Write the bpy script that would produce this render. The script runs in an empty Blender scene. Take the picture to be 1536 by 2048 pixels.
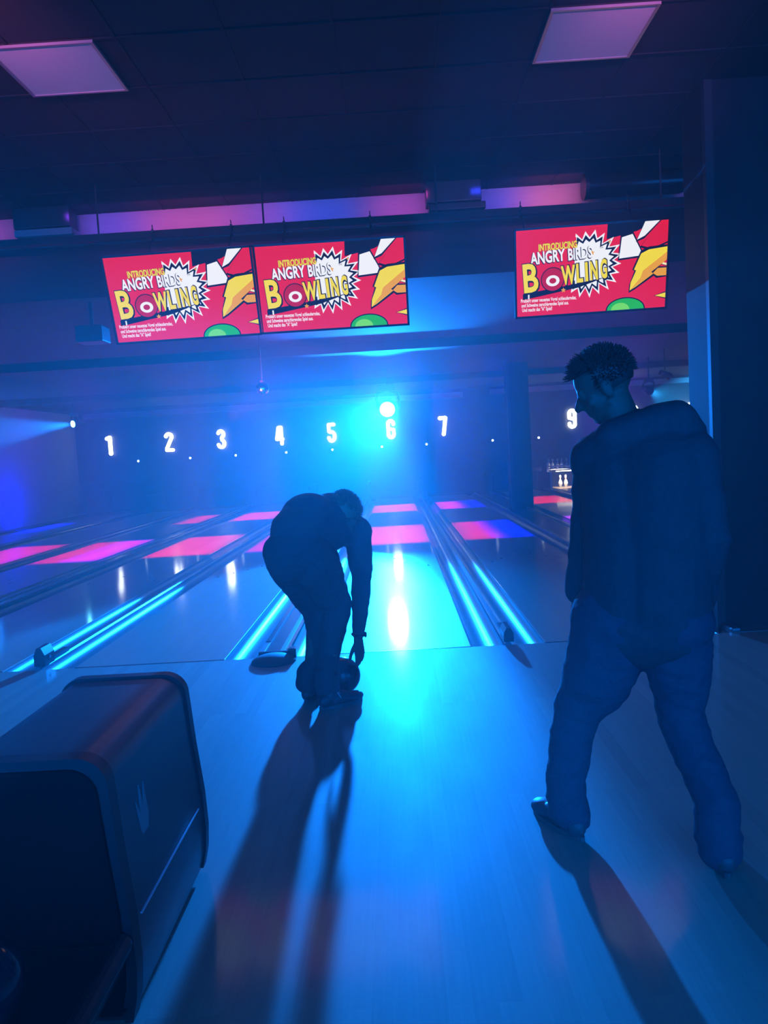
import bpy, bmesh, math, random
from mathutils import Vector, Matrix, Euler, noise

random.seed(7)
PI = math.pi
S = bpy.context.scene
COL = S.collection

# ------------------------------------------------------------------ camera
F_PX = 1597.0
cd = bpy.data.cameras.new('camera')
cam = bpy.data.objects.new('camera', cd)
COL.objects.link(cam)
cd.sensor_fit = 'VERTICAL'
cd.sensor_height = 36.0
cd.lens = F_PX / 2048.0 * 36.0
cd.clip_start = 0.05
cd.clip_end = 200
YAW, PIT, ROL = -0.0172, -0.0758, -0.0583
fw = Vector((math.sin(YAW) * math.cos(PIT), math.cos(YAW) * math.cos(PIT), math.sin(PIT)))
rt = Vector((math.cos(YAW), -math.sin(YAW), 0))
up = rt.cross(fw)
r2 = rt * math.cos(ROL) + up * math.sin(ROL)
u2 = -rt * math.sin(ROL) + up * math.cos(ROL)
cam.matrix_world = Matrix(((r2.x, u2.x, -fw.x, 0.0724), (r2.y, u2.y, -fw.y, -5.516), (r2.z, u2.z, -fw.z, 1.40), (0, 0, 0, 1)))
S.camera = cam

# ------------------------------------------------------------------ render look
S.view_settings.view_transform = 'Standard'
S.view_settings.look = 'None'
S.view_settings.gamma = 1
S.view_settings.exposure = 0.0
S.view_settings.use_curve_mapping = False
S.cycles.use_denoising = True
S.cycles.max_bounces = 6
S.cycles.diffuse_bounces = 2
S.cycles.glossy_bounces = 4
S.cycles.volume_bounces = 0
S.cycles.sample_clamp_indirect = 4
S.cycles.caustics_reflective = False
S.cycles.caustics_refractive = False

# ------------------------------------------------------------------ world
W = bpy.data.worlds.new('world')
S.world = W
W.use_nodes = True
W.node_tree.nodes['Background'].inputs[0].default_value = (0.0, 0.16, 0.8, 1)
W.node_tree.nodes['Background'].inputs[1].default_value = 5.6

# ------------------------------------------------------------------ lights of the hall and added lamps
def spot(name, loc, tgt, power, colr, size, blend, rad=0.05):
    d = bpy.data.lights.new(name, 'SPOT')
    d.energy = power; d.color = colr; d.spot_size = math.radians(size); d.spot_blend = blend; d.shadow_soft_size = rad
    o = bpy.data.objects.new(name, d); COL.objects.link(o)
    o.location = loc
    o.rotation_euler = (Vector(tgt) - Vector(loc)).to_track_quat('-Z', 'Y').to_euler()
    return o

def area(name, loc, tgt, power, colr, sx, sy, spread=180, rotz=None):
    d = bpy.data.lights.new(name, 'AREA')
    d.shape = 'RECTANGLE'; d.size = sx; d.size_y = sy; d.energy = power; d.color = colr; d.spread = math.radians(spread)
    o = bpy.data.objects.new(name, d); COL.objects.link(o)
    o.location = loc
    if tgt is not None:
        o.rotation_euler = (Vector(tgt) - Vector(loc)).to_track_quat('-Z', 'Y').to_euler()
    return o

BLUE = (0.003, 0.20, 1.0)
BEAM = Vector((-0.01, 11.5, 2.29))                       # the moving head that faces the approach
def beam_dir(az, el):
    a, e = math.radians(az), math.radians(el)
    return Vector((-math.sin(a) * math.cos(e), -math.cos(a) * math.cos(e), -math.sin(e)))
BD = beam_dir(7.3, 10.6)
spot('beam_light', BEAM + BD * 0.32, BEAM + BD * 5, 30000, BLUE, 22.0, 0.08, 0.18)
sp2 = beam_dir(1, 0)
spot('beam_spill_light', BEAM + sp2 * 0.22, BEAM + sp2 * 5, 10500, BLUE, 44, 0.6, 0.08)
LAMP_L = Vector((-7.92, 14.6, 2.54)); DL = Vector((-1.0, -1.5, -0.16)).normalized()
spot('left_beam_light', LAMP_L + DL * 0.12, LAMP_L + DL * 4, 22000, BLUE, 26, 0.4, 0.05)
LAMP_R = Vector((5.75, 12.3, 2.39)); DR = Vector((1.0, 1.1, -0.25)).normalized()
spot('right_beam_light', LAMP_R + DR * 0.12, LAMP_R + DR * 4, 9000, (0.02, 0.42, 1.0), 50, 0.5, 0.05)
# coloured wash on the left side wall
area('wall_wash_light', (-8.75, 13.9, 0.25), (-9.45, 14.2, 0.9), 60, (0.0, 0.0, 1.0), 0.3, 1.6)
area('wall_wash_light', (-8.4, 15.2, 2.95), (-9.45, 15.4, 1.6), 9, (0.25, 0.03, 0.7), 0.3, 3.0)
# added pink lamps, above the view, that tint the ceiling panels
for sx_ in (-2.0, 1.5):
    area('panel_tint_light', (sx_, -2.1, 3.5), (sx_ + 0.1, -0.75, 3.8), 2.6, (1.0, 0.16, 0.55), 0.5, 0.1, 50)

# ------------------------------------------------------------------ materials
def mat(name, col=(0.5, 0.5, 0.5), rough=0.5, metal=0.0, spec=0.5, emit=None, estr=1.0, coat=0.0, coatr=0.05):
    m = bpy.data.materials.new(name); m.use_nodes = True
    b = m.node_tree.nodes['Principled BSDF']
    b.inputs['Base Color'].default_value = (*col, 1)
    b.inputs['Roughness'].default_value = rough
    b.inputs['Metallic'].default_value = metal
    b.inputs['Specular IOR Level'].default_value = spec
    b.inputs['Coat Weight'].default_value = coat
    b.inputs['Coat Roughness'].default_value = coatr
    if emit is not None:
        b.inputs['Emission Color'].default_value = (*emit, 1)
        b.inputs['Emission Strength'].default_value = estr
    return m

def add_noise(m, scale=8, lo=0.8, hi=1.2, bump=0.0, rough=None, sc=(1, 1, 1)):
    nt = m.node_tree; N = nt.nodes; L = nt.links
    b = N['Principled BSDF']
    tc = N.new('ShaderNodeTexCoord'); mp = N.new('ShaderNodeMapping'); mp.inputs['Scale'].default_value = sc
    no = N.new('ShaderNodeTexNoise'); no.inputs['Scale'].default_value = scale; no.inputs['Detail'].default_value = 5
    L.new(tc.outputs['Object'], mp.inputs[0]); L.new(mp.outputs[0], no.inputs['Vector'])
    mr = N.new('ShaderNodeMapRange'); mr.inputs[3].default_value = lo; mr.inputs[4].default_value = hi
    L.new(no.outputs['Fac'], mr.inputs[0])
    mx = N.new('ShaderNodeVectorMath'); mx.operation = 'SCALE'
    mx.inputs[0].default_value = b.inputs['Base Color'].default_value[:3]
    L.new(mr.outputs[0], mx.inputs['Scale']); L.new(mx.outputs[0], b.inputs['Base Color'])
    if rough:
        m2 = N.new('ShaderNodeMapRange'); m2.inputs[3].default_value = rough[0]; m2.inputs[4].default_value = rough[1]
        L.new(no.outputs['Fac'], m2.inputs[0]); L.new(m2.outputs[0], b.inputs['Roughness'])
    if bump:
        bp = N.new('ShaderNodeBump'); bp.inputs['Strength'].default_value = bump; bp.inputs['Distance'].default_value = 0.01
        L.new(no.outputs['Fac'], bp.inputs['Height']); L.new(bp.outputs[0], b.inputs['Normal'])
    return m

def wood(name, c1, c2, rough, strip, length, spec=0.5, coat=0.0, coatr=0.1, scuff=0.0, wav=0.0):
    """boards running along y: strips of random tone with fine grain"""
    m = mat(name, c1, rough, spec=spec, coat=coat, coatr=coatr)
    nt = m.node_tree; N = nt.nodes; L = nt.links; b = N['Principled BSDF']
    tc = N.new('ShaderNodeTexCoord'); mp = N.new('ShaderNodeMapping')
    mp.inputs['Rotation'].default_value = (0, 0, PI / 2)
    L.new(tc.outputs['Object'], mp.inputs[0])
    br = N.new('ShaderNodeTexBrick')
    br.inputs['Color1'].default_value = (0, 0, 0, 1); br.inputs['Color2'].default_value = (1, 1, 1, 1)
    br.inputs['Mortar'].default_value = (0.35, 0.35, 0.35, 1)
    br.inputs['Mortar Size'].default_value = 0.0006; br.inputs['Scale'].default_value = 1
    br.inputs['Brick Width'].default_value = length; br.inputs['Row Height'].default_value = strip
    L.new(mp.outputs[0], br.inputs['Vector'])
    no = N.new('ShaderNodeTexNoise'); no.inputs['Scale'].default_value = 3; no.inputs['Detail'].default_value = 8
    mp2 = N.new('ShaderNodeMapping'); mp2.inputs['Scale'].default_value = (28, 1.0, 1)
    L.new(tc.outputs['Object'], mp2.inputs[0]); L.new(mp2.outputs[0], no.inputs['Vector'])
    ad = N.new('ShaderNodeMath'); ad.operation = 'MULTIPLY_ADD'; ad.inputs[1].default_value = 0.45
    mr = N.new('ShaderNodeMath'); mr.operation = 'MULTIPLY'; mr.inputs[1].default_value = 0.6
    L.new(no.outputs['Fac'], mr.inputs[0]); L.new(br.outputs['Color'], ad.inputs[0]); L.new(mr.outputs[0], ad.inputs[2])
    cr = N.new('ShaderNodeMix'); cr.data_type = 'RGBA'
    cr.inputs[6].default_value = (*c1, 1); cr.inputs[7].default_value = (*c2, 1)
    L.new(ad.outputs[0], cr.inputs[0]); L.new(cr.outputs[2], b.inputs['Base Color'])
    n2 = N.new('ShaderNodeTexNoise'); n2.inputs['Scale'].default_value = 2.2; n2.inputs['Detail'].default_value = 6
    mp3 = N.new('ShaderNodeMapping'); mp3.inputs['Scale'].default_value = (3, 1, 1)
    L.new(tc.outputs['Object'], mp3.inputs[0]); L.new(mp3.outputs[0], n2.inputs['Vector'])
    m3 = N.new('ShaderNodeMapRange'); m3.inputs[3].default_value = rough * (1 - scuff); m3.inputs[4].default_value = rough * (1 + scuff)
    L.new(n2.outputs['Fac'], m3.inputs[0]); L.new(m3.outputs[0], b.inputs['Roughness'])
    if wav:
        n4 = N.new('ShaderNodeTexNoise'); n4.inputs['Scale'].default_value = 420; n4.inputs['Detail'].default_value = 3
        L.new(tc.outputs['Object'], n4.inputs['Vector'])
        bp = N.new('ShaderNodeBump'); bp.inputs['Strength'].default_value = wav; bp.inputs['Distance'].default_value = 0.001
        L.new(n4.outputs['Fac'], bp.inputs['Height']); L.new(bp.outputs[0], b.inputs['Normal'])
    return m

M = {}
M['approach'] = wood('approach_wood', (0.26, 0.23, 0.18), (0.38, 0.33, 0.26), 0.6, 0.064, 2.4, spec=0.2, coat=0.45, coatr=0.11, scuff=0.06, wav=0.25)
M['lane'] = wood('lane_wood', (0.36, 0.31, 0.24), (0.46, 0.39, 0.30), 0.36, 0.027, 2.0, spec=1.0, coat=0.7, coatr=0.085, scuff=0.05)
M['gutter'] = mat('gutter_plastic', (0.07, 0.075, 0.08), 0.32, spec=0.6)
M['cap'] = mat('cap_metal', (0.2, 0.22, 0.24), 0.36, metal=0.85)
M['cap_dark'] = mat('cap_dark', (0.03, 0.032, 0.035), 0.25, spec=0.6)
M['board'] = mat('board_gloss', (0.18, 0.17, 0.16), 0.16, spec=0.6)
M['black'] = add_noise(mat('black_matte', (0.016, 0.017, 0.02), 0.7), 12, 0.7, 1.3)
M['black_gloss'] = mat('black_gloss', (0.012, 0.012, 0.014), 0.22)
M['ceiling'] = add_noise(mat('ceiling_black', (0.008, 0.009, 0.012), 0.85), 3, 0.7, 1.3)
M['ceiling_far'] = add_noise(mat('ceiling_far', (0.012, 0.013, 0.018), 0.8), 2, 0.7, 1.3, sc=(0.3, 3, 1))
M['tile'] = add_noise(mat('light_panel_white', (0.62, 0.62, 0.64), 0.5), 40, 0.95, 1.05)
M['alu'] = mat('aluminium_frame', (0.4, 0.41, 0.43), 0.4, metal=0.7)
M['header'] = add_noise(mat('header_paint', (0.28, 0.28, 0.3), 0.6), 5, 0.85, 1.1, sc=(1, 1, 8))
M['wall_dark'] = add_noise(mat('wall_dark', (0.07, 0.072, 0.08), 0.7), 3, 0.7, 1.3)
M['mask'] = add_noise(mat('masking_print', (0.02, 0.022, 0.028), 0.55), 2.5, 0.4, 1.8)
M['wall_left'] = add_noise(mat('wall_grey_paint', (0.42, 0.42, 0.44), 0.7), 2, 0.9, 1.1)
M['stripe'] = mat('stripe_paint', (0.30, 0.31, 0.33), 0.6)
M['pillar'] = add_noise(mat('pillar_paint', (0.02, 0.02, 0.023), 0.75, spec=0.15), 4, 0.8, 1.2)
M['lit_edge'] = mat('lit_edge_strip', (0.035, 0.036, 0.04), 0.6, spec=0.2)
M['number'] = mat('number_lit', (0.9, 0.9, 0.9), 0.5, emit=(0.92, 1.0, 0.9), estr=4.0)
M['number_side'] = mat('number_side', (0.03, 0.03, 0.03), 0.5)
M['dot'] = mat('indicator_lit', (0.9, 0.9, 0.9), 0.5, emit=(0.8, 1.0, 0.9), estr=5.0)
M['lens'] = mat('lens_lit', (0.9, 0.9, 0.9), 0.3, emit=(0.5, 0.95, 1.0), estr=9.0)
M['lens_small'] = mat('lens_small_lit', (0.9, 0.9, 0.9), 0.3, emit=(0.15, 0.8, 1.0), estr=25.0)
M['fixture'] = mat('fixture_black', (0.02, 0.02, 0.022), 0.4)
M['mirror'] = mat('mirror_facet', (0.75, 0.75, 0.8), 0.08, metal=1.0)
M['hood'] = add_noise(mat('hood_plastic', (0.055, 0.058, 0.065), 0.36, spec=0.5), 60, 0.9, 1.1, rough=(0.3, 0.42))
M['hood_trim'] = mat('hood_trim_rubber', (0.012, 0.012, 0.014), 0.45)
M['mouth_shade'] = mat('mouth_shade_black', (0.004, 0.004, 0.005), 0.8, spec=0.05)
M['hood_panel'] = mat('hood_panel', (0.01, 0.011, 0.013), 0.5, spec=0.3)
M['emblem'] = mat('emblem_grey', (0.24, 0.25, 0.26), 0.5)
M['sheen_line'] = mat('sheen_pale', (0.75, 0.72, 0.8), 0.4)
M['ball_dark'] = mat('ball_dark', (0.02, 0.012, 0.02), 0.12, coat=0.6)
M['ball_black'] = mat('ball_black', (0.015, 0.015, 0.02), 0.2)
M['skin'] = add_noise(mat('skin', (0.15, 0.09, 0.07), 0.55), 30, 0.92, 1.08)
M['hair_a'] = mat('hair_short_brown', (0.26, 0.19, 0.12), 0.4)
M['hair_b'] = mat('hair_dark', (0.035, 0.025, 0.02), 0.45)
M['shirt'] = add_noise(mat('shirt_dark', (0.05, 0.055, 0.065), 0.85), 90, 0.8, 1.2, bump=0.15)
M['jacket'] = add_noise(mat('hoodie_dark', (0.05, 0.055, 0.065), 0.85), 70, 0.8, 1.2, bump=0.2)
M['trouser'] = add_noise(mat('trouser_dark', (0.05, 0.055, 0.065), 0.85), 80, 0.8, 1.2, bump=0.2)
M['jeans'] = add_noise(mat('jeans_dark', (0.05, 0.06, 0.09), 0.85), 80, 0.75, 1.25, bump=0.25)
M['shoe'] = add_noise(mat('shoe_leather', (0.05, 0.05, 0.055), 0.45), 40, 0.85, 1.15)
M['shoe_light'] = add_noise(mat('shoe_light', (0.075, 0.08, 0.085), 0.5), 40, 0.85, 1.15)
M['sole'] = mat('sole_rubber', (0.09, 0.09, 0.085), 0.6)
M['lace'] = mat('lace_white', (0.55, 0.55, 0.55), 0.8)
M['pin'] = mat('pin_white', (0.85, 0.82, 0.72), 0.25, coat=0.4)
M['pin_red'] = mat('pin_stripe', (0.6, 0.03, 0.03), 0.3)
M['deck'] = mat('pin_deck', (0.5, 0.38, 0.24), 0.25)
M['machine'] = mat('machine_grey', (0.30, 0.30, 0.33), 0.4, metal=0.4)
M['bar_lit'] = mat('deck_lamp_lit', (0.9, 0.9, 0.9), 0.4, emit=(1.0, 0.92, 0.8), estr=5.0)
M['wire'] = mat('wire_black', (0.02, 0.02, 0.02), 0.5)
def em(name, srgb, k=1.0):
    lin = [((c / 255 + 0.055) / 1.055) ** 2.4 if c > 10 else c / 255 / 12.92 for c in srgb]
    return mat(name, (0, 0, 0), 0.4, spec=0.2, emit=lin, estr=k)
K = 0.95
SC = [em('screen_red', (232, 18, 40), K), em('screen_dark', (8, 12, 30), 1), em('screen_white', (250, 250, 250), K),
      em('screen_yellow', (250, 225, 20), K), em('screen_orange', (240, 165, 10), K), em('screen_green', (40, 185, 60), K),
      em('screen_deep_red', (190, 10, 30), K), em('screen_cream', (255, 245, 190), K), em('screen_green_light', (120, 225, 80), K)]

# ------------------------------------------------------------------ helpers
def tag(o, label=None, cat=None, group=None, kind=None):
    if label: o['label'] = label
    if cat: o['category'] = cat
    if group: o['group'] = group
    if kind: o['kind'] = kind
    return o

def link(name, me, mats, parent=None, loc=None, smooth=False):
    o = bpy.data.objects.new(name, me)
    for mm in (mats if isinstance(mats, (list, tuple)) else [mats]):
        me.materials.append(mm)
    COL.objects.link(o)
    if parent is not None: o.parent = parent
    if loc is not None: o.location = loc
    if smooth:
        for p in me.polygons: p.use_smooth = True
    return o

def empty(name, loc=(0, 0, 0), label=None, cat=None, group=None, kind=None):
    o = bpy.data.objects.new(name, None); o.empty_display_size = 0.1
    COL.objects.link(o); o.location = loc
    return tag(o, label, cat, group, kind)

class MB:
    def __init__(s): s.bm = bmesh.new()
    def box(s, x0, x1, y0, y1, z0, z1, mi=0, bev=0.0):
        mtx = Matrix.Translation(((x0 + x1) / 2, (y0 + y1) / 2, (z0 + z1) / 2)) @ Matrix.Diagonal((x1 - x0, y1 - y0, z1 - z0, 1))
        r = bmesh.ops.create_cube(s.bm, size=1, matrix=mtx)
        fs = {f for v in r['verts'] for f in v.link_faces}
        for f in fs: f.material_index = mi
        if bev:
            es = {e for v in r['verts'] for e in v.link_edges}
            bmesh.ops.bevel(s.bm, geom=list(es), offset=bev, segments=3, profile=0.6, affect='EDGES')
        return s
    def cyl(s, p0, p1, r0, r1=None, seg=20, mi=0, caps=True):
        p0, p1 = Vector(p0), Vector(p1); r1 = r0 if r1 is None else r1
        d = p1 - p0; q = d.to_track_quat('Z', 'Y').to_matrix().to_4x4()
        r = bmesh.ops.create_cone(s.bm, cap_ends=caps, segments=seg, radius1=r0, radius2=r1, depth=d.length,
                                  matrix=Matrix.Translation((p0 + p1) / 2) @ q)
        for f in {f for v in r['verts'] for f in v.link_faces}: f.material_index = mi
        return s
    def sph(s, c, r, seg=24, mi=0, sc=(1, 1, 1), rot=None):
        mtx = Matrix.Translation(c) @ (rot.to_matrix().to_4x4() if rot else Matrix()) @ Matrix.Diagonal((r * sc[0], r * sc[1], r * sc[2], 1))
        r_ = bmesh.ops.create_uvsphere(s.bm, u_segments=seg, v_segments=seg // 2, radius=1, matrix=mtx)
        for f in {f for v in r_['verts'] for f in v.link_faces}: f.material_index = mi
        return s
    def cap(s, p0, p1, r0, r1=None, seg=14, mi=0):
        r1 = r0 if r1 is None else r1
        s.cyl(p0, p1, r0, r1, seg, mi)
        s.sph(Vector(p0), r0, seg, mi); s.sph(Vector(p1), r1, seg, mi)
        return s
    def tube(s, pts, r, seg=10, mi=0):
        for a, b in zip(pts[:-1], pts[1:]): s.cap(a, b, r, r, seg, mi)
        return s
    def lathe(s, prof, c=(0, 0, 0), seg=20, mi=0):
        rings = []
        for r, z in prof:
            rings.append([s.bm.verts.new((c[0] + r * math.cos(2 * PI * k / seg), c[1] + r * math.sin(2 * PI * k / seg), c[2] + z)) for k in range(seg)])
        for a, b in zip(rings[:-1], rings[1:]):
            for k in range(seg):
                f = s.bm.faces.new((a[k], a[(k + 1) % seg], b[(k + 1) % seg], b[k])); f.material_index = mi
        for ring, rev in ((rings[0], True), (rings[-1], False)):
            f = s.bm.faces.new(ring[::-1] if rev else ring); f.material_index = mi
        return s
    def prism(s, poly, y0, y1, mi=0, axis='y', smooth=False):
        """poly of (x, z) extruded along y; or (x, y) extruded along z with axis 'z'"""
        def P(a, b, t): return (a, t, b) if axis == 'y' else (a, b, t)
        A = [s.bm.verts.new(P(a, b, y0)) for a, b in poly]; B = [s.bm.verts.new(P(a, b, y1)) for a, b in poly]
        n = len(poly); fs = []
        for k in range(n):
            fs.append(s.bm.faces.new((A[k], A[(k + 1) % n], B[(k + 1) % n], B[k])))
        fs.append(s.bm.faces.new(A[::-1])); fs.append(s.bm.faces.new(B))
        for f in fs: f.material_index = mi
        return s
    def build(s, name, mats, parent=None, loc=None, smooth=False, autosmooth=None):
        bmesh.ops.recalc_face_normals(s.bm, faces=s.bm.faces[:])
        me = bpy.data.meshes.new(name); s.bm.to_mesh(me); s.bm.free()
        o = link(name, me, mats, parent, loc, smooth)
        if autosmooth is not None:
            for p in me.polygons: p.use_smooth = True
            me.set_sharp_from_angle(angle=math.radians(autosmooth))
        return o

def struct(name, mb, m, parent=None, **k):
    o = mb.build(name, m, parent, **k)
    if parent is None: o['kind'] = 'structure'
    return o

def copy_tree(o, parent=None):
    c = o.copy(); COL.objects.link(c); c.parent = parent
    for ch in list(o.children): copy_tree(ch, c)
    return c

# ------------------------------------------------------------------ room shell
XL, XR, YB, YF = -9.45, 11.2, -9.0, 20.2
LW = 1.065
LANES = {1: -8.39, 2: -6.65, 3: -5.065, 4: -3.325, 5: -1.74, 6: 0.0, 7: 1.584, 8: 3.68, 9: 5.385, 10: 7.125, 11: 8.71}
struct('floor', MB().box(XL, XR, YB, 0, -0.12, 0), M['approach'])
struct('floor', MB().box(XL, XR, 0, YF, -0.32, -0.13), M['black'])
# near ceiling with dark tiles
struct('ceiling', MB().box(XL, XR, YB, 2.25, 3.80, 3.95), M['ceiling'])
mb = MB()
for k in range(-9, 12): mb.box(k * 0.61 + 0.47 - 0.008, k * 0.61 + 0.47 + 0.008, YB, 2.2, 3.792, 3.8)
for k in range(-14, 5): mb.box(XL, XR, k * 0.61 - 0.26 - 0.008, k * 0.61 - 0.26 + 0.008, 3.7915, 3.7995)
struct('trim_1', mb, M['ceiling'])
# far low ceiling over the lanes
struct('ceiling', MB().box(XL, XR, 2.45, YF, 3.12, 3.3), M['ceiling_far'])
# header band between the two ceilings: upper bright strip, lower black fascia
struct('trim_2', MB().box(XL, 2.98, 2.2, 2.35, 3.55, 3.80), M['header'])
struct('trim_3', MB().box(XL, XR, 2.35, 2.46, 3.05, 3.80), M['ceiling_far'])
struct('trim_4', MB().box(2.98, XR, 2.2, 2.35, 3.3, 3.80), M['black'])
struct('wall_back', MB().box(XL, XR, YF, YF + 0.15, -0.3, 3.3), M['black'])
struct('wall_left', MB().box(XL - 0.15, XL, 2.25, YF, -0.3, 3.02), M['wall_left'])
struct('wall_left', MB().box(XL - 0.15, XL, YB, 2.25, -0.12, 3.95), M['black'])
struct('wall_left', MB().box(XL - 0.15, XL + 0.25, 2.45, YF, 3.02, 3.12), M['black'])
struct('wall_right', MB().box(XR, XR + 0.15, YB, YF, -0.3, 3.95), M['wall_dark'])
# masking wall above the pin decks
mb = MB().box(XL, XR, 18.42, 18.5, 0.95, 3.12)
struct('wall_masking', mb, M['mask'])
struct('trim_5', MB().box(XL + 0.3, 2.2, 18.36, 18.42, 2.86, 3.02), M['stripe'])
struct('trim_6', MB().box(3.0, XR, 18.36, 18.42, 2.90, 3.05), M['stripe'])
# lower cross soffits of the far ceiling
struct('trim_7', MB().box(XL, XR, 7.2, 7.5, 2.98, 3.12), M['ceiling_far'])
struct('trim_8', MB().box(XL, XR, 13.4, 13.7, 2.98, 3.12), M['ceiling_far'])

def pillar(x0, x1, y0, y1, zt):
    r = empty('pillar', ((x0 + x1) / 2, y0, 0)); r['kind'] = 'structure'
    mb = MB().box(x0, x1, y0, y1, -0.13, zt, bev=0.006); o = mb.build('pillar_shaft', M['pillar'], r); o.location = -r.location
    mb = MB().box(x0 - 0.006, x0 + 0.05, y0 - 0.006, y0 + 0.05, 0.0, zt)  # paler strip: the lit left side of the pillar put into colour
    o = mb.build('lit_edge_strip', M['lit_edge'], r); o.location = -r.location
    return r
pillar(2.33, 2.77, 0.18, 0.62, 3.80)
pillar(2.55, 3.01, 11.7, 12.14, 3.12)

# ------------------------------------------------------------------ lanes
lane_names = {1: 'bowling lane leading to lit number 1 beside the left wall', 2: 'bowling lane leading to the lit number 2',
              3: 'bowling lane leading to the lit number 3', 4: 'bowling lane leading to lit number 4 with red patch of light',
              5: 'bowling lane leading to lit number 5, left of the bending bowler', 6: 'bowling lane straight ahead under lit number 6 with bright cyan glare',
              7: 'bowling lane leading to lit number 7 with purple and blue patches of light', 8: 'bowling lane with red light just right of the far pillar',
              9: 'bowling lane leading to lit number 9 with two standing pins', 10: 'bowling lane hidden mostly behind the standing person, right of lane 9',
              11: 'bowling lane leading to lit number 11 at the far right'}
for n, x in LANES.items():
    r = empty('bowling_lane', (x, 0, 0), lane_names[n], 'bowling lane', 'bowling lanes side by side')
    MB().box(-LW / 2, LW / 2, 0.012, 18.0, -0.12, 0, bev=0.003).build('lane_bed', M['lane'], r)
    MB().box(-LW / 2, LW / 2, 18.0, 19.4, -0.12, 0, bev=0.003).build('pin_deck', M['deck'], r)
    MB().box(-LW / 2, LW / 2, 0.0, 0.014, -0.05, 0.0015).build('foul_line', M['cap_dark'], r)
    for k, (dx, dy) in enumerate(((0, 4.9), (-0.135, 4.65), (0.135, 4.65), (-0.27, 4.4), (0.27, 4.4), (-0.405, 4.15), (0.405, 4.15))):
        MB().prism([(dx - 0.016, dy - 0.15), (dx + 0.016, dy - 0.15), (dx, dy + 0.0)], 0.0003, 0.0008, axis='z').build('aiming_arrow', M['cap_dark'], r)

def gutter_mb(x0, x1, y0=0.0, y1=18.6):
    """half-round channel, open at the top"""
    mb = MB(); n = 12; c = (x0 + x1) / 2; w = (x1 - x0) / 2
    top = [(c + w * math.cos(PI + PI * k / n), -0.085 * math.sin(PI * k / n) - 0.006) for k in range(n + 1)]
    poly = top + [(x1, -0.115), (x0, -0.115)]
    mb.prism(poly, y0, y1)
    return mb

def divider(xa, xb, kind, label):
    r = empty('lane_divider', ((xa + xb) / 2, 0, 0), label, 'lane divider', 'gutters and capping between the lanes')
    ox = (xa + xb) / 2
    g = 0.235
    for (p, q) in ((xa, xa + g), (xb - g, xb)):
        gutter_mb(p - ox + 0.003, q - ox - 0.003).build('gutter', M['gutter'], r, autosmooth=40)
    a, b = xa + g - ox, xb - g - ox
    if kind == 'narrow':
        mb = MB().prism([(a, -0.11), (b, -0.11), (b, 0.006), (b - 0.01, 0.018), (a + 0.01, 0.018), (a, 0.006)], 0, 18.4)
        mb.build('capping', M['cap'], r)
    elif kind == 'wide':
        mb = MB().prism([(a, -0.11), (b, -0.11), (b, 0.012), (b - 0.015, 0.03), (a + 0.015, 0.03), (a, 0.012)], 0, 18.4)
        mb.build('track_cover', M['cap_dark'], r)
        for s_ in (a + 0.03, b - 0.03):
            MB().box(s_ - 0.018, s_ + 0.018, 0.0, 18.4, 0.029, 0.038, bev=0.003).build('capping_rail', M['cap'], r)
        MB().box(a + 0.012, a + 0.05, 0.32, 3.9, 0.038, 0.042).build('label_plate', M['cap_dark'], r)
    else:
        MB().box(a, b, 0, 18.4, -0.11, 0.004, bev=0.003).build('filler_board', M['board'], r)
        for s_ in (a + 0.03, b - 0.03):
            MB().box(s_ - 0.03, s_ + 0.03, 0.0, 18.4, 0.004, 0.03, bev=0.008).build('capping_rail', M['cap'], r)
    return r
keys = sorted(LANES)
for i, (n, m_) in enumerate(zip(keys[:-1], keys[1:])):
    xa, xb = LANES[n] + LW / 2, LANES[m_] - LW / 2
    w = xb - xa
    divider(xa, xb, 'narrow' if w < 0.56 else ('wide' if w < 0.8 else 'board'),
            'long gutters and capping between lanes %d and %d' % (n, m_) + (' with square pillars on it' if n == 7 else ''))
divider(XL + 0.0, LANES[1] - LW / 2, 'narrow' if False else 'wide', 'gutter and capping beside the left wall, left of lane 1') if False else None
r = empty('lane_divider', (XL + 0.15, 0, 0), 'gutter and capping along the left wall beside lane 1', 'lane divider', 'gutters and capping between the lanes')
gutter_mb(0.142, 0.375).build('gutter', M['gutter'], r, autosmooth=40)
MB().box(-0.148, 0.14, 0, 18.4, -0.11, 0.02, bev=0.004).build('capping', M['cap_dark'], r)

# foul line detectors: little black housings at the head of the narrow dividers
def foul_unit(x, y, label, w=0.07, h=0.10, l=0.2):
    r = empty('foul_detector', (x, y, 0.018), label, 'foul detector', 'foul detectors on the dividers')
    MB().prism([(-w / 2, 0), (w / 2, 0), (w / 2, h * 0.6), (w * 0.2, h), (-w * 0.2, h), (-w / 2, h * 0.6)], -l / 2, l / 2).build('housing', M['black_gloss'], r)
    MB().cyl((w / 2 - 0.004, 0, h * 0.4), (w / 2 + 0.006, 0, h * 0.4), 0.012, seg=12).build('lens', M['cap'], r)
    MB().box(-w * 0.3, w * 0.3, l / 2, l / 2 + 0.3, 0.0, 0.03).build('mounting_bracket', M['cap_dark'], r)
    return r
foul_unit(-2.53, 0.11, 'small black foul detector at foul line between lanes 4 and 5', 0.08, 0.13, 0.16)
foul_unit(0.80, 0.11, 'small black foul detector at foul line between lanes 6 and 7')
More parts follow.
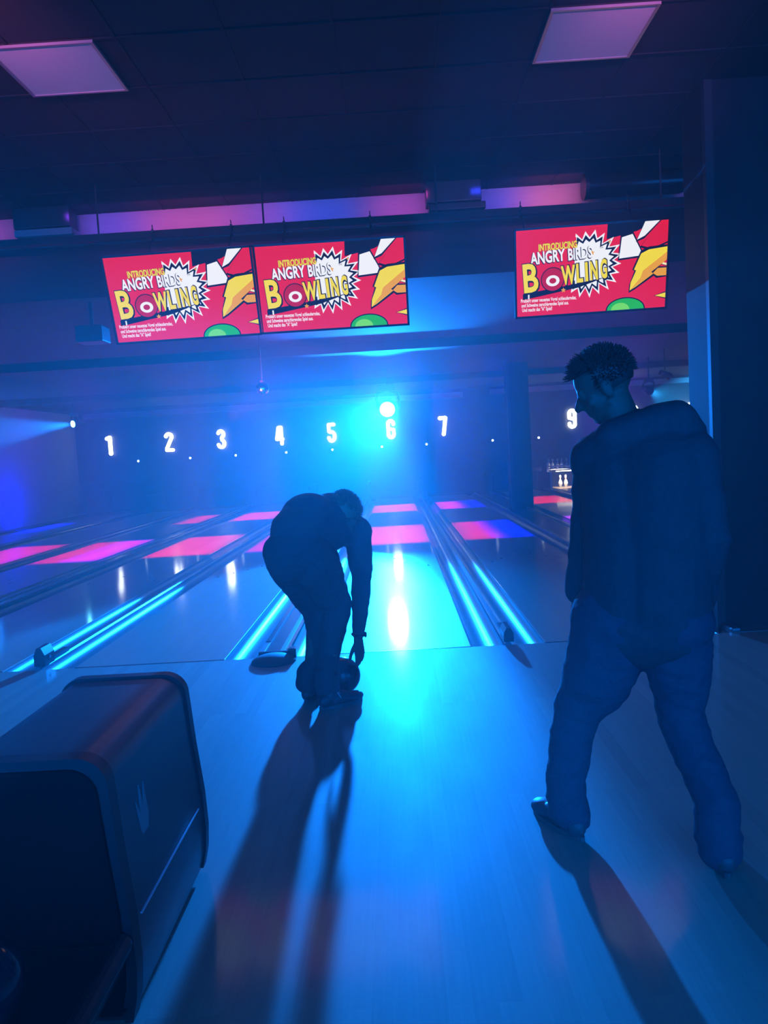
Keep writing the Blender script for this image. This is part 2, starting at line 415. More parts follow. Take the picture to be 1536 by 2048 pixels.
# low rounded black mound set at the foul line between lanes 5 and 6
r = empty('foul_line_mound', (-0.84, -0.12, 0), 'low dark rounded mound on the approach at the foul line, left of the bowler', 'mound')
mb = MB(); mb.sph((0, 0, 0.0), 1, 28, sc=(0.155, 0.15, 0.055))
for v in mb.bm.verts:
    if v.co.z < 0: v.co.z = 0
mb.build('mound_shell', M['black'], r, smooth=True)
MB().box(0.09, 0.15, 0.06, 0.14, 0, 0.07, bev=0.012).build('side_block', M['black_gloss'], r)
MB().box(-0.12, 0.13, 0.1, 0.135, 0, 0.045, bev=0.008).build('rear_bar', M['cap_dark'], r)

# ------------------------------------------------------------------ coloured downlights above the lanes
PINK = (1.0, 0.0, 0.22); RED = (1.0, 0.0, 0.06); VIO = (0.22, 0.0, 1.0); BLU = (0.0, 0.0, 1.0); HOT = (1.0, 0.02, 0.25)
PATCH = {1: (BLU, BLU, BLU, None, 1), 2: (RED, PINK, None, None, 1), 3: (PINK, VIO, None, RED, 1), 4: (RED, RED, RED, RED, 1.2), 5: (VIO, BLU, None, None, .8),
         6: (HOT, HOT, HOT, HOT, 1.3), 7: (PINK, BLU, VIO, BLU, 1), 8: (VIO, VIO, RED, RED, 1.1), 9: (PINK, PINK, RED, RED, 1), 10: None, 11: None}
down_i = 0
ordn = {1: 'first', 2: 'second', 3: 'third', 4: 'fourth', 5: 'fifth', 6: 'sixth', 7: 'seventh', 8: 'eighth', 9: 'ninth'}
for n, pc in PATCH.items():
    if pc is None: continue
    x = LANES[n]; k = pc[4]
    for half, c_, (y0, y1) in ((-1, pc[0], (6.5, 9.3)), (1, pc[1], (6.5, 9.3)), (-1, pc[2], (12.8, 15.2)), (1, pc[3], (12.8, 15.2))):
        if c_ is None: continue
        area('lane_colour_light', (x + half * 0.262, (y0 + y1) / 2, 2.9), (x + half * 0.262, (y0 + y1) / 2, 0), (20 if c_[0] > 0.5 else 110) * k * (y1 - y0) / 2.8, c_, 0.52, y1 - y0, 9)

# ------------------------------------------------------------------ lit lane numbers
def stroke(mb, pts, w, d, closed=False):
    P = [Vector((a, 0, b)) for a, b in pts]
    if closed: P.append(P[0])
    for a, b in zip(P[:-1], P[1:]):
        t = (b - a).normalized(); n = Vector((-t.z, 0, t.x)) * w / 2
        q = [(a + n), (b + n), (b - n), (a - n)]
        mb.prism([(v.x, v.z) for v in q], 0, d)
    for p in P:
        mb.cyl((p.x, 0, p.z), (p.x, d, p.z), w / 2, seg=16)
def arc(cx, cz, rx, rz, a0, a1, n=14):
    return [(cx + rx * math.cos(math.radians(a0 + (a1 - a0) * k / n)), cz + rz * math.sin(math.radians(a0 + (a1 - a0) * k / n))) for k in range(n + 1)]
DIG = {
 '1': [[(-0.055, 0.21), (0.02, 0.24), (0.02, -0.24)]],
 '2': [arc(0, 0.16, 0.075, 0.085, 170, -20) + [(-0.065, -0.18), (-0.07, -0.235), (0.085, -0.235)]],
 '3': [arc(0, 0.145, 0.07, 0.095, 160, -70) + [(0.02, 0.02)], [(0.02, 0.02)] + arc(0, -0.13, 0.078, 0.11, 70, -165)],
 '4': [[(0.045, 0.24), (-0.02, 0.24), (-0.075, -0.10), (0.075, -0.10)], [(0.045, 0.24), (0.05, -0.24)]],
 '5': [[(0.07, 0.24), (-0.065, 0.24), (-0.065, 0.04)] + arc(0.0, -0.11, 0.078, 0.135, 110, -165)],
 '6': [[(0.07, 0.14)] + arc(0, 0.16, 0.07, 0.085, 0, 180) + [(-0.07, -0.12)] + arc(0, -0.15, 0.07, 0.09, 180, 360) + [(0.07, -0.02), (-0.05, 0.02)]],
 '7': [[(-0.085, 0.24), (0.06, 0.24), (0.0, -0.24)]],
 '8': [arc(0, 0.13, 0.07, 0.11, 0, 360), arc(0, -0.13, 0.075, 0.11, 0, 360)],
 '9': [[(-0.07, -0.14)] + arc(0, -0.16, 0.07, 0.085, 180, 360) + [(0.07, 0.12)] + arc(0, 0.15, 0.07, 0.09, 0, 180) + [(-0.07, 0.02), (0.05, -0.02)]],
 '0': [arc(0, 0, 0.075, 0.235, 0, 360, 28)],
}
NX = {1: -8.41, 2: -6.62, 3: -5.06, 4: -3.31, 5: -1.76, 6: 0.01, 7: 1.57, 8: 3.80, 9: 5.38, 10: 7.1, 11: 8.78}
for n, x in NX.items():
    s_ = str(n)
    w = 0.098 if n not in (1, 7, 11) else 0.11
    body = MB()
    for j, ch in enumerate(s_):
        ox = (j - (len(s_) - 1) / 2) * 0.24
        for st in DIG[ch]:
            stroke(body, [(a * 1.15 + ox, b) for a, b in st], w, 0.05)
    o = body.build('lane_number', M['number'], None, (x, 18.3, 2.04))
    tag(o, {1: 'glowing white number 1, leftmost on the far wall', 7: 'glowing white number 7, between the stage light and far pillar',
            6: 'glowing white number 6 right below the bright stage light'}.get(n, 'glowing white number %d on the far masking wall' % n), 'lane number', 'glowing lane numbers in a row')
    MB().box(-0.02, 0.02, 0.05, 0.13, -0.05, 0.05).build('wall_spacer', M['number_side'], o)

for i, x in enumerate((-7.6, -6.035, -4.665, -3.15, -1.767, -0.286, 1.044, 3.012, 4.38, 5.92)):
    o = MB().sph((0, 0, 0), 0.032, 16).build('indicator_lamp', M['dot'], None, (x, 18.36, 1.535), smooth=True)
    near = ('right below number 1', 'right below number 2', 'right below number 3', 'below number 4', 'below number 5', 'below number 6', 'left below number 7',
            'left of the far pillar', 'left below number 9', 'right below number 9')[i]
    tag(o, 'tiny white indicator lamp on the far wall ' + near, 'indicator lamp', 'row of tiny lamps under the numbers')
    MB().cyl((0, 0.0, 0), (0, 0.06, 0), 0.04, seg=14).build('lamp_socket', M['fixture'], o)

# ------------------------------------------------------------------ pin decks
def pin_mesh():
    prof = [(0.026, 0), (0.029, 0.006), (0.036, 0.03), (0.05, 0.075), (0.0605, 0.114), (0.058, 0.15), (0.044, 0.195), (0.029, 0.226), (0.0235, 0.254), (0.026, 0.285), (0.032, 0.325), (0.0325, 0.342), (0.028, 0.362), (0.018, 0.376), (0.004, 0.3805)]
    mb = MB().lathe(prof, seg=20)
    return mb
def make_pin(x, y, z, label, group):
    o = pin_mesh().build('bowling_pin', M['pin'], None, (x, y, z), smooth=True)
    tag(o, label, 'bowling pin', group)
    mb = MB(); mb.lathe([(0.0255, 0.245), (0.0248, 0.252), (0.0252, 0.259)], seg=20); mb.lathe([(0.0255, 0.272), (0.0262, 0.279), (0.0272, 0.286)], seg=20)
    mb.build('pin_stripe', M['pin_red'], o, smooth=True)
    return o
p0 = make_pin(5.045, 18.75, 0, 'left of the two pins standing on lane 9', 'pins standing on lane 9')
p1 = copy_tree(p0); p1.location.x = 5.21; tag(p1, 'right of the two pins standing on lane 9')
for n, x in LANES.items():
    near9 = n == 9
    for sx in (-1,):
        o = MB().box(-0.03, 0.03, 18.05, 20.1, -0.13, 0.5, bev=0.004).build('kickback', M['machine'] if near9 else M['black'], None, (x - LW / 2 - 0.22, 0, 0))
        tag(o, ('grey side board left of the pin deck of lane 9' if near9 else 'dark side board beside the pin deck of lane %d' % n), 'side board', 'side boards between the pin decks')
# machine over lane 9
r = empty('pinsetter', (5.385, 18.6, 0.55), 'grey pinsetter rack with lamp above the pins of lane 9', 'pinsetter')
MB().box(-0.72, 0.72, -0.12, -0.06, 0.08, 0.13, bev=0.01).build('front_bar', M['machine'], r)
MB().box(-0.49, 0.12, -0.03, 0.02, -0.06, -0.04).build('deck_lamp', M['bar_lit'], r)
MB().box(-0.72, 0.72, 0.0, 0.7, 0.0, 0.02).build('rack_table', M['machine'], r)
MB().box(-0.78, -0.72, -0.1, 0.7, -0.5, 0.25).build('side_frame', M['machine'], r)
for j in range(8):
    o = make_pin(4.72 + j * 0.135 + (0.06 if j > 4 else 0), 18.78 + (j % 2) * 0.08, 0.572, '', 'spare pins in the rack of lane 9')
    o.scale = (0.8, 0.8, 0.8)
    tag(o, 'spare white bowling pin standing in the dim rack above lane 9')
area('pin_deck_light', (5.3, 18.55, 0.52), (5.2, 18.8, 0.1), 26, (1.0, 0.85, 0.6), 1.0, 0.06)
area('pin_deck_light', (5.1, 18.45, 1.05), (5.1, 18.8, 0.6), 0.8, (1.0, 0.35, 0.4), 0.9, 0.05)

# ------------------------------------------------------------------ stage lights
def moving_head(loc, d, zc, label, lensm, s=1.0):
    """yoke lamp hanging from the ceiling on a pipe, its lens facing along d"""
    r = empty('stage_light', (loc[0], loc[1], zc), label, 'stage light')
    L0 = Vector(loc) - Vector((loc[0], loc[1], zc)); d = Vector(d).normalized()
    q = d.to_track_quat('Z', 'Y')
    side = q @ Vector((1, 0, 0))
    MB().cyl((0, 0, 0), L0 + Vector((0, 0, 0.2 * s)), 0.018, seg=10).build('pipe', M['fixture'], r)
    mb = MB().cyl(L0 - d * 0.22 * s, L0 + d * 0.0, 0.07 * s, 0.10 * s, 24).cyl(L0, L0 + d * 0.05 * s, 0.10 * s, 0.095 * s, 24)
    mb.sph(L0 - d * 0.22 * s, 0.07 * s, 20)
    mb.build('lamp_head', M['fixture'], r, autosmooth=40)
    MB().cyl(L0 + d * 0.051 * s, L0 + d * 0.06 * s, 0.082 * s, seg=24).build('lens', lensm, r)
    mb = MB()
    for sg in (-1, 1):
        mb.tube([L0 + side * 0.125 * s * sg - d * 0.08 * s, L0 + side * 0.125 * s * sg + Vector((0, 0, 0.17 * s)), L0 + Vector((0, 0, 0.2 * s))], 0.014 * s, 8)
    mb.build('yoke', M['fixture'], r)
    MB().box(L0.x - 0.09 * s, L0.x + 0.09 * s, L0.y - 0.07 * s, L0.y + 0.07 * s, L0.z + 0.19 * s, L0.z + 0.26 * s, bev=0.01).build('base', M['fixture'], r)
    return r
moving_head(BEAM, BD, 3.12, 'blazing cyan stage light above lit number 6', M['lens'], 1.9)
moving_head(LAMP_L, DL, 3.12, 'small cyan stage light near the left wall, left of number 1', M['lens_small'])
moving_head(LAMP_R, DR, 3.12, 'small cyan stage light right of the standing person\'s head', M['lens_small'])

def disco(loc, rad, zc, label):
    r = empty('mirror_ball', (loc[0], loc[1], zc), label, 'mirror ball')
    L0 = Vector((0, 0, loc[2] - zc))
    MB().cyl((0, 0, 0), L0 + Vector((0, 0, rad)), 0.006, seg=6).build('hanging_rod', M['wire'], r)
    mb = MB(); mb.sph(L0, rad, 28); mb.build('mirror_facets', M['mirror'], r)
    MB().cyl(L0 + Vector((0, 0, rad * 0.95)), L0 + Vector((0, 0, rad * 1.2)), 0.03, seg=12).build('motor_cap', M['fixture'], r)
disco((-1.6, 5.0, 2.31), 0.085, 3.12, 'small mirror ball with pink glints hanging left of the stage light')
area('mirror_ball_pink_light', (-1.9, 4.2, 1.9), (-1.6, 5.0, 2.3), 20, (1.0, 0.03, 0.35), 0.12, 0.12, 60)

# small spotlights on the ceiling beyond the standing person
for (x, y, z, lb) in ((5.6, 10.8, 2.62, 'small dark ceiling spotlight above the right stage light'), (6.5, 11.2, 2.72, 'small dark ceiling spotlight left of the big dark pillar')):
    r = empty('ceiling_spotlight', (x, y, 3.12), lb, 'spotlight')
    MB().cyl((0, 0, 0), (0, 0, z - 3.12 + 0.08), 0.012, seg=8).build('stem', M['fixture'], r)
    MB().cyl((-0.10, -0.04, z - 3.12 + 0.04), (0.10, 0.02, z - 3.12 - 0.05), 0.055, 0.075, 16).build('lamp_can', M['fixture'], r)
# left ceiling unit
r = empty('ceiling_projector', (-3.0, 2.9, 3.12), 'dark projector box hanging left of the leftmost screen', 'projector')
MB().cyl((0, 0, 0), (0, 0, -0.25), 0.02, seg=10).build('mount_pole', M['fixture'], r)
MB().box(-0.14, 0.14, -0.13, 0.13, -0.42, -0.25, bev=0.015).build('projector_body', M['fixture'], r)

# ------------------------------------------------------------------ ceiling light panels
def panel(x, y, label):
    r = empty('ceiling_panel', (x, y, 3.79), label, 'ceiling panel', 'pale square ceiling panels')
    MB().box(-0.29, 0.29, -0.29, 0.29, -0.008, 0.004).build('diffuser', M['tile'], r)
    mb = MB()
    for a, b, c, d in ((-0.305, 0.305, -0.305, -0.288), (-0.305, 0.305, 0.288, 0.305), (-0.305, -0.288, -0.288, 0.288), (0.288, 0.305, -0.288, 0.288)):
        mb.box(a, b, c, d, -0.014, 0.004)
    mb.build('frame', M['alu'], r)
panel(-1.79, -0.57, 'pale square ceiling panel at the upper left')
panel(1.385, -0.57, 'pale square ceiling panel at the upper right')

# ------------------------------------------------------------------ things hung in front of the header band
mb = MB().box(-4.4, 3.3, 1.42, 1.50, 3.30, 3.42)
r = empty('hanging_rail', (0, 1.46, 3.80), 'long black rail the three screens hang from', 'rail')
MB().box(-4.6, 3.6, -0.03, 0.03, -0.47, -0.41, bev=0.005).build('rail_bar', M['black'], r)
mb = MB()
for x in (-4.2, -2.35, -0.93, 0.55, 2.45): mb.cyl((x, 0, -0.42), (x, 0, 0), 0.008, seg=8)
mb.build('drop_rods', M['wire'], r)
# ducts and boxes below the ceiling
r = empty('air_duct', (2.35, 1.95, 3.80), 'round black air duct under the ceiling above the right screen', 'air duct')
MB().cyl((-0.42, 0, -0.12), (0.42, 0, -0.12), 0.11, seg=28).sph((0.42, 0, -0.12), 0.11, 24, sc=(1.2, 1, 1)).build('duct_shell', M['black_gloss'], r, autosmooth=50)
MB().cyl((-0.43, 0, -0.12), (-0.40, 0, -0.12), 0.117, seg=28).build('duct_flange', M['fixture'], r)
for (x, w, lb) in ((-3.02, 0.52, 'dark ceiling air conditioner box at the left end of the coloured band'), (0.74, 0.5, 'dark ceiling air conditioner box between the middle and right screens')):
    r = empty('air_conditioner', (x, 2.0, 3.80), lb, 'air conditioner')
    MB().box(-w / 2, w / 2, -0.1, 0.1, -0.19, 0, bev=0.012).build('casing', M['fixture'], r)
    MB().box(-w / 2 + 0.02, w / 2 + 0.03, -0.14, 0.08, -0.27, -0.21, bev=0.008).build('air_outlet', M['header'] if x < 0 else M['fixture'], r)
# coloured cove lamps that wash the header band
for (x, w, c_, pw) in ((-4.2, 1.4, (0.9, 0.04, 0.6), 1.2), (-2.5, 0.6, (0.22, 0.04, 0.9), 0.7), (-1.75, 0.9, (0.9, 0.07, 0.4), 1.1), (-1.05, 0.5, (0.5, 0.06, 0.7), 0.5), (-0.55, 0.8, (0.03, 0.07, 1.0), 0.9),
                       (0.25, 0.5, (0.8, 0.06, 0.6), 0.6), (1.15, 0.5, (0.03, 0.05, 1.0), 0.6), (1.65, 0.5, (1.0, 0.14, 0.3), 0.8), (2.75, 0.4, (0.6, 0.04, 0.8), 0.5)):
    area('cove_light', (x, 1.86, 3.70), (x, 2.2, 3.66), pw * 1.8, c_, w, 0.05, 140)

# ------------------------------------------------------------------ screens
def poly_bm(mb, pts, y, mi):
    vs = [mb.bm.verts.new((a, y, b)) for a, b in pts]
    f = mb.bm.faces.new(vs); f.material_index = mi
def text_mesh(body, size, x, z, y, rot=0.0, sx=1.0, off=0.0, shear=0.0):
    cu = bpy.data.curves.new('t', 'FONT'); cu.body = body; cu.size = size; cu.offset = off; cu.shear = shear
    cu.fill_mode = 'FRONT'; cu.resolution_u = 3
    o = bpy.data.objects.new('t', cu); COL.objects.link(o)
    dg = bpy.context.evaluated_depsgraph_get()
    me = bpy.data.meshes.new_from_object(o.evaluated_get(dg))
    bpy.data.objects.remove(o); bpy.data.curves.remove(cu)
    # lettering stands in the xz plane and faces -y
    me.transform(Matrix.Translation((x, y, z)) @ Matrix.Rotation(-rot, 4, 'Y') @ Matrix.Rotation(PI / 2, 4, 'X') @ Matrix.Diagonal((sx, 1, 1, 1)))
    return me
def U(u, v):  # screen fractions, v downwards
    return ((u - 0.5) * 1.21, (0.5 - v) * 0.68)
def star(cu, cv, n, r0, r1, ph=0, sq=1.0):
    c = U(cu, cv); out = []
    for k in range(2 * n):
        r_ = r1 if k % 2 else r0
        a = ph + PI * k / n
        out.append((c[0] + r_ * math.cos(a), c[1] + r_ * math.sin(a) * sq))
    return out
def add_mesh(mb, me, mi):
    n0 = len(mb.bm.faces); mb.bm.from_mesh(me)
    mb.bm.faces.ensure_lookup_table()
    for f in mb.bm.faces[n0:]: f.material_index = mi
    bpy.data.meshes.remove(me)

def make_screen():
    mb = MB()
    e = -0.0006
    poly_bm(mb, [U(0, 1), U(1, 1), U(1, 0), U(0, 0)], 0, 0)                       # red field
    poly_bm(mb, [U(0.605, 0), U(0.93, 0), U(0.80, 0.10), U(0.60, 0.17)][::-1], e, 1)      # dark notch
    # burst of the logo: spikes, outline, fill
    rnd = random.Random(3)
    def burst(r_in, r_out, dy, mi, seed):
        rr = random.Random(seed); c = U(0.475, 0.43); pts = []
        n = 22
        for k in range(2 * n):
            a = PI * k / n + 0.07
            q = (r_out if k % 2 else r_in) * (1 + (rr.random() - 0.5) * 0.10)
            pts.append((c[0] + q * math.cos(a) * 1.08, c[1] + q * math.sin(a)))
        # fan from the centre
        vs = [mb.bm.verts.new((p[0], dy, p[1])) for p in pts]; cc = mb.bm.verts.new((c[0], dy, c[1]))
        for k in range(len(vs)):
            f = mb.bm.faces.new((cc, vs[k], vs[(k + 1) % len(vs)])); f.material_index = mi
    burst(0.195, 0.262, 2 * e, 2, 5); burst(0.180, 0.232, 3 * e, 1, 5); burst(0.160, 0.196, 4 * e, 2, 5)
    # left half of the burst is covered by red
    poly_bm(mb, [U(0.10, 0.12), U(0.40, 0.12), U(0.385, 0.52), U(0.36, 0.70), U(0.06, 0.70)][::-1], 5 * e, 0)
    # dark swoosh below the word
    poly_bm(mb, [U(0.04, 0.80), U(0.04, 0.735), U(0.40, 0.655), U(0.60, 0.60), U(0.42, 0.70), U(0.06, 0.80)][::-1], 6 * e, 1)
    poly_bm(mb, [U(0.075, 0.73), U(0.085, 0.73), U(0.085, 0.80), U(0.075, 0.80)][::-1], 7 * e, 2)
    poly_bm(mb, [U(0.0, 0.865), U(0.02, 0.80), U(0.30, 0.80), U(0.27, 0.865)][::-1], 5.5 * e, 0)
    # little stars
    for (a, b, r_) in ((0.505, 0.31, 0.022), (0.315, 0.72, 0.022), (0.62, 0.20, 0.012)):
        mb_pts = star(a, b, 5, r_, r_ * 0.45, PI / 2)
        c = U(a, b); vs = [mb.bm.verts.new((p[0], 8 * e, p[1])) for p in mb_pts]; cc = mb.bm.verts.new((c[0], 8 * e, c[1]))
        for k in range(10):
            f = mb.bm.faces.new((cc, vs[k], vs[(k + 1) % 10])); f.material_index = 4
    # wording
    rot = math.radians(3.5)
    x, z = U(0.148, 0.245); add_mesh(mb, text_mesh('INTRODUCING', 0.072, x, z, 8 * e, math.radians(1.5), 0.62, 0.0045), 1); add_mesh(mb, text_mesh('INTRODUCING', 0.072, x, z, 9 * e, math.radians(1.5), 0.62, 0.0028), 3)
    x, z = U(0.098, 0.395)
    add_mesh(mb, text_mesh('ANGRY', 0.128, x - 0.004, z - 0.004, 8 * e, rot, 0.63, 0.0075), 1)
    add_mesh(mb, text_mesh('ANGRY', 0.128, x, z, 9 * e, rot, 0.63, 0.004), 2)
    x, z = U(0.345, 0.375)
    add_mesh(mb, text_mesh('BIRDS', 0.125, x - 0.004, z - 0.004, 8 * e, rot, 0.60, 0.0075), 1)
    add_mesh(mb, text_mesh('BIRDS', 0.125, x, z, 9 * e, rot, 0.60, 0.004), 2)
    x, z = U(0.553, 0.27); add_mesh(mb, text_mesh('TM', 0.022, x, z, 9 * e), 1)
    for (ch, u, v, sz, sx) in (('B', 0.060, 0.70, 0.300, 0.62), ('W', 0.355, 0.595, 0.215, 0.50), ('L', 0.462, 0.575, 0.215, 0.50), ('I', 0.520, 0.560, 0.215, 0.60), ('N', 0.548, 0.552, 0.215, 0.44), ('G', 0.626, 0.535, 0.215, 0.40)):
        pass
    def big(ch, u, v, sz, sx):
        x, z = U(u, v)
        add_mesh(mb, text_mesh(ch, sz, x + 0.004, z - 0.004, 9.5 * e, rot, sx, 0.019), 1)
        add_mesh(mb, text_mesh(ch, sz, x, z, 11 * e, rot, sx, 0.008), 3)
    big('B', 0.040, 0.715, 0.315, 0.74)
    big('W', 0.308, 0.650, 0.200, 0.50)
    big('L', 0.402, 0.635, 0.200, 0.54)
    big('I', 0.460, 0.625, 0.200, 0.62)
    big('N', 0.495, 0.618, 0.200, 0.42)
    big('G', 0.564, 0.605, 0.200, 0.38)
    # the O: a plain ring
    def ring(cu, cv, r_o, r_i, dy, mi, sq=1.0):
        c = U(cu, cv); n = 28
        A = [mb.bm.verts.new((c[0] + r_o * math.cos(2 * PI * k / n), dy, c[1] + r_o * sq * math.sin(2 * PI * k / n))) for k in range(n)]
        if r_i:
            B = [mb.bm.verts.new((c[0] + r_i * math.cos(2 * PI * k / n), dy, c[1] + r_i * sq * math.sin(2 * PI * k / n))) for k in range(n)]
            for k in range(n):
                f = mb.bm.faces.new((A[k], A[(k + 1) % n], B[(k + 1) % n], B[k])); f.material_index = mi
        else:
            f = mb.bm.faces.new(A); f.material_index = mi
    ring(0.243, 0.585, 0.098, 0, 9.5 * e, 1); ring(0.243, 0.585, 0.090, 0, 10 * e, 6); ring(0.243, 0.60, 0.055, 0, 11 * e, 2, 0.8); ring(0.243, 0.60, 0.028, 0, 12 * e, 6, 0.8)
    for k, ln in enumerate(('Probiert unser neuestes Vogel schleuderndes,', 'und Schweine zerschlagendes Spiel aus.', 'Und macht das "A" Spiel!')):
        x, z = U(0.025 + 0.004 * k, 0.835 + 0.055 * k)
        add_mesh(mb, text_mesh(ln, 0.041, x, z, 9 * e, 0, 0.60, 0.0009), 2)
    # plain comic shapes that fill the right side
    def shape(pts, d, mi): poly_bm(mb, [U(a, b) for a, b in pts][::-1], d * e, mi)
    def outlined(pts, d, mi, g=0.012):
        cu = sum(p[0] for p in pts) / len(pts); cv = sum(p[1] for p in pts) / len(pts)
        o_ = []
        for a, b in pts:
            L_ = math.hypot(a - cu, (b - cv) * 0.56) or 1
            o_.append((min(1, a + (a - cu) / L_ * g), max(0, min(1, b + (b - cv) / L_ * g * 1.6))))
        shape(o_, d, 1); shape(pts, d + 0.7, mi)
    outlined([(0.70, 0.16), (0.77, 0.13), (0.82, 0.30), (0.84, 0.38), (0.685, 0.40)], 2, 2)      # white shard
    outlined([(0.85, 0.0), (0.945, 0.0), (0.85, 0.16), (0.80, 0.20)], 3, 2)                      # upper white shard
    outlined([(0.955, 0.0), (1.0, 0.0), (1.0, 0.24), (0.90, 0.31), (0.83, 0.27)], 4, 0)          # red shard
    # big zig-zag flash in yellow and orange
    outlined([(1.0, 0.30), (1.0, 0.45), (0.90, 0.58), (0.915, 0.60), (0.80, 0.74), (0.76, 0.78), (0.765, 0.69), (0.80, 0.55), (0.785, 0.54), (0.83, 0.36), (0.88, 0.32)], 5, 3)
    shape([(1.0, 0.36), (1.0, 0.45), (0.90, 0.58), (0.915, 0.60), (0.76, 0.78), (0.83, 0.64), (0.845, 0.56)], 7, 4)
    outlined([(0.95, 0.46), (1.0, 0.49), (1.0, 0.515), (0.94, 0.48)], 3, 7, 0.006)
    outlined([(0.90, 0.58), (0.93, 0.54), (1.0, 0.54), (1.0, 0.63), (0.94, 0.63)], 3, 4, 0.01)
    outlined([(0.93, 0.86), (1.0, 0.83), (1.0, 0.89)], 3, 3, 0.008)
    # green ball at the lower edge, cut by the frame
    def dome(cu, cv, r_o, dy, mi, sq=1.0, top=PI):
        c = U(cu, cv); pts = [(c[0] + r_o * math.cos(PI * k / 20), c[1] + r_o * sq * math.sin(PI * k / 20)) for k in range(21)]
        poly_bm(mb, pts[::-1], dy * e, mi)
    dome(0.735, 1.0, 0.160, 2, 1, 0.62); dome(0.735, 1.0, 0.150, 3, 5, 0.60); dome(0.70, 1.0, 0.075, 4, 8, 0.75)
    return mb

def monitor(loc, yaw, tilt, label, chains):
    r = empty('hanging_monitor', loc, label, 'monitor', 'wide screens hanging over the foul line')
    r.rotation_euler = Euler((tilt, 0, yaw))
    scr = make_screen()
    me = bpy.data.meshes.new('display'); scr.bm.to_mesh(me); scr.bm.free()
    o = link('display', me, SC, r); o.location = (0, -0.021, 0)
    MB().box(-0.622, 0.622, -0.018, 0.04, -0.357, 0.357, bev=0.006).build('housing', M['black_gloss'], r)
    mb = MB()
    for a, b, c, d in ((-0.622, 0.622, -0.357, -0.3405), (-0.622, 0.622, 0.3405, 0.357), (-0.622, -0.6055, -0.357, 0.357), (0.6055, 0.622, -0.357, 0.357)):
        mb.box(a, b, -0.034, -0.017, c, d)
    mb.build('bezel', M['black_gloss'], r)
    MB().box(-0.3, 0.3, 0.04, 0.075, -0.2, 0.2).build('wall_bracket', M['fixture'], r)
    inv = (Matrix.Translation(loc) @ Euler((tilt, 0, yaw)).to_matrix().to_4x4()).inverted()
    for x in chains:
        mb = MB()
        a = inv @ Vector((x, loc[1] + 0.02, loc[2] + 0.33)); top = inv @ Vector((x, 1.43, 3.36))
        mb.tube([a, top], 0.006, 6)
        for j in range(4):
            c = inv @ Vector((x, 1.40, 3.36 - 0.035 * j + 0.05))
            mb.sph(c, 0.014, 8, sc=(0.9 if j % 2 else 0.35, 0.5, 1.5))
        mb.build('hanging_chain', M['wire'], r)
    return r
monitor((-1.596, 1.177, 2.775), -0.048, 0.30, 'leftmost of the three red screens showing the bowling game advert', (-1.87, -1.2))
monitor((-0.361, 1.207, 2.789), -0.008, 0.27, 'middle of the three red screens, close beside the leftmost one', (-0.02, -0.75))
monitor((1.767, 1.197, 2.790), -0.054, 0.271, 'rightmost red screen hanging apart from the other two', (1.25, 2.15))

# ------------------------------------------------------------------ ball return in the foreground
def prof_hood(s=1.0, n=8, inset=0.0):
    """cross-section (x, z) of the hood; centre line at x = -0.885"""
    c = -0.885
    right = []
    w_top, w_bulge, zt = 0.205 - inset, 0.238 - inset, 0.69 - inset
    rr = 0.075
    for k in range(n + 1):
        a = PI / 2 - (PI / 2) * k / n
        right.append((c + w_top - rr + rr * math.cos(a), zt - rr + rr * math.sin(a)))
    right += [(c + w_top + 0.012, 0.45), (c + w_bulge - 0.004, 0.28), (c + w_bulge, 0.16), (c + w_bulge - 0.006, 0.08), (c + w_bulge - 0.02, 0.02 + inset * 0)]
    left = [(2 * c - x, z) for x, z in right[::-1]]
    return left + right
r = empty('ball_return', (-0.885, -3.3, 0), 'black ball return hood in the lower left foreground', 'ball return')
def at_root(o): o.location = -r.location; return o
at_root(MB().prism(prof_hood(), -3.60, -2.88).build('hood', M['hood'], r, autosmooth=35))
# raised rims at both ends of the hood
def rim(y0, y1, g, name):
    outer = prof_hood(inset=-g); inner = prof_hood(inset=0.012)
    mb = MB(); n = len(outer)
    A = [mb.bm.verts.new((a, y0, b)) for a, b in outer]; B = [mb.bm.verts.new((a, y1, b)) for a, b in outer]
    C_ = [mb.bm.verts.new((a, y0, b)) for a, b in inner]; D_ = [mb.bm.verts.new((a, y1, b)) for a, b in inner]
    for k in range(n - 1):
        mb.bm.faces.new((A[k], A[k + 1], B[k + 1], B[k])); mb.bm.faces.new((C_[k + 1], C_[k], D_[k], D_[k + 1]))
        mb.bm.faces.new((A[k + 1], A[k], C_[k], C_[k + 1])); mb.bm.faces.new((B[k], B[k + 1], D_[k + 1], D_[k]))
    for k in (0, n - 1): mb.bm.faces.new((A[k], B[k], D_[k], C_[k]))
    return at_root(mb.build(name, M['hood_trim'], r, autosmooth=35))
rim(-2.90, -2.86, 0.008, 'rear_rim')
rim(-3.64, -3.59, 0.010, 'front_rim')
at_root(MB().prism(prof_hood(inset=0.03), -3.615, -3.60).build('mouth_shade', M['mouth_shade'], r))  # flat near-black plate; shade of the hollow opening put into its colour
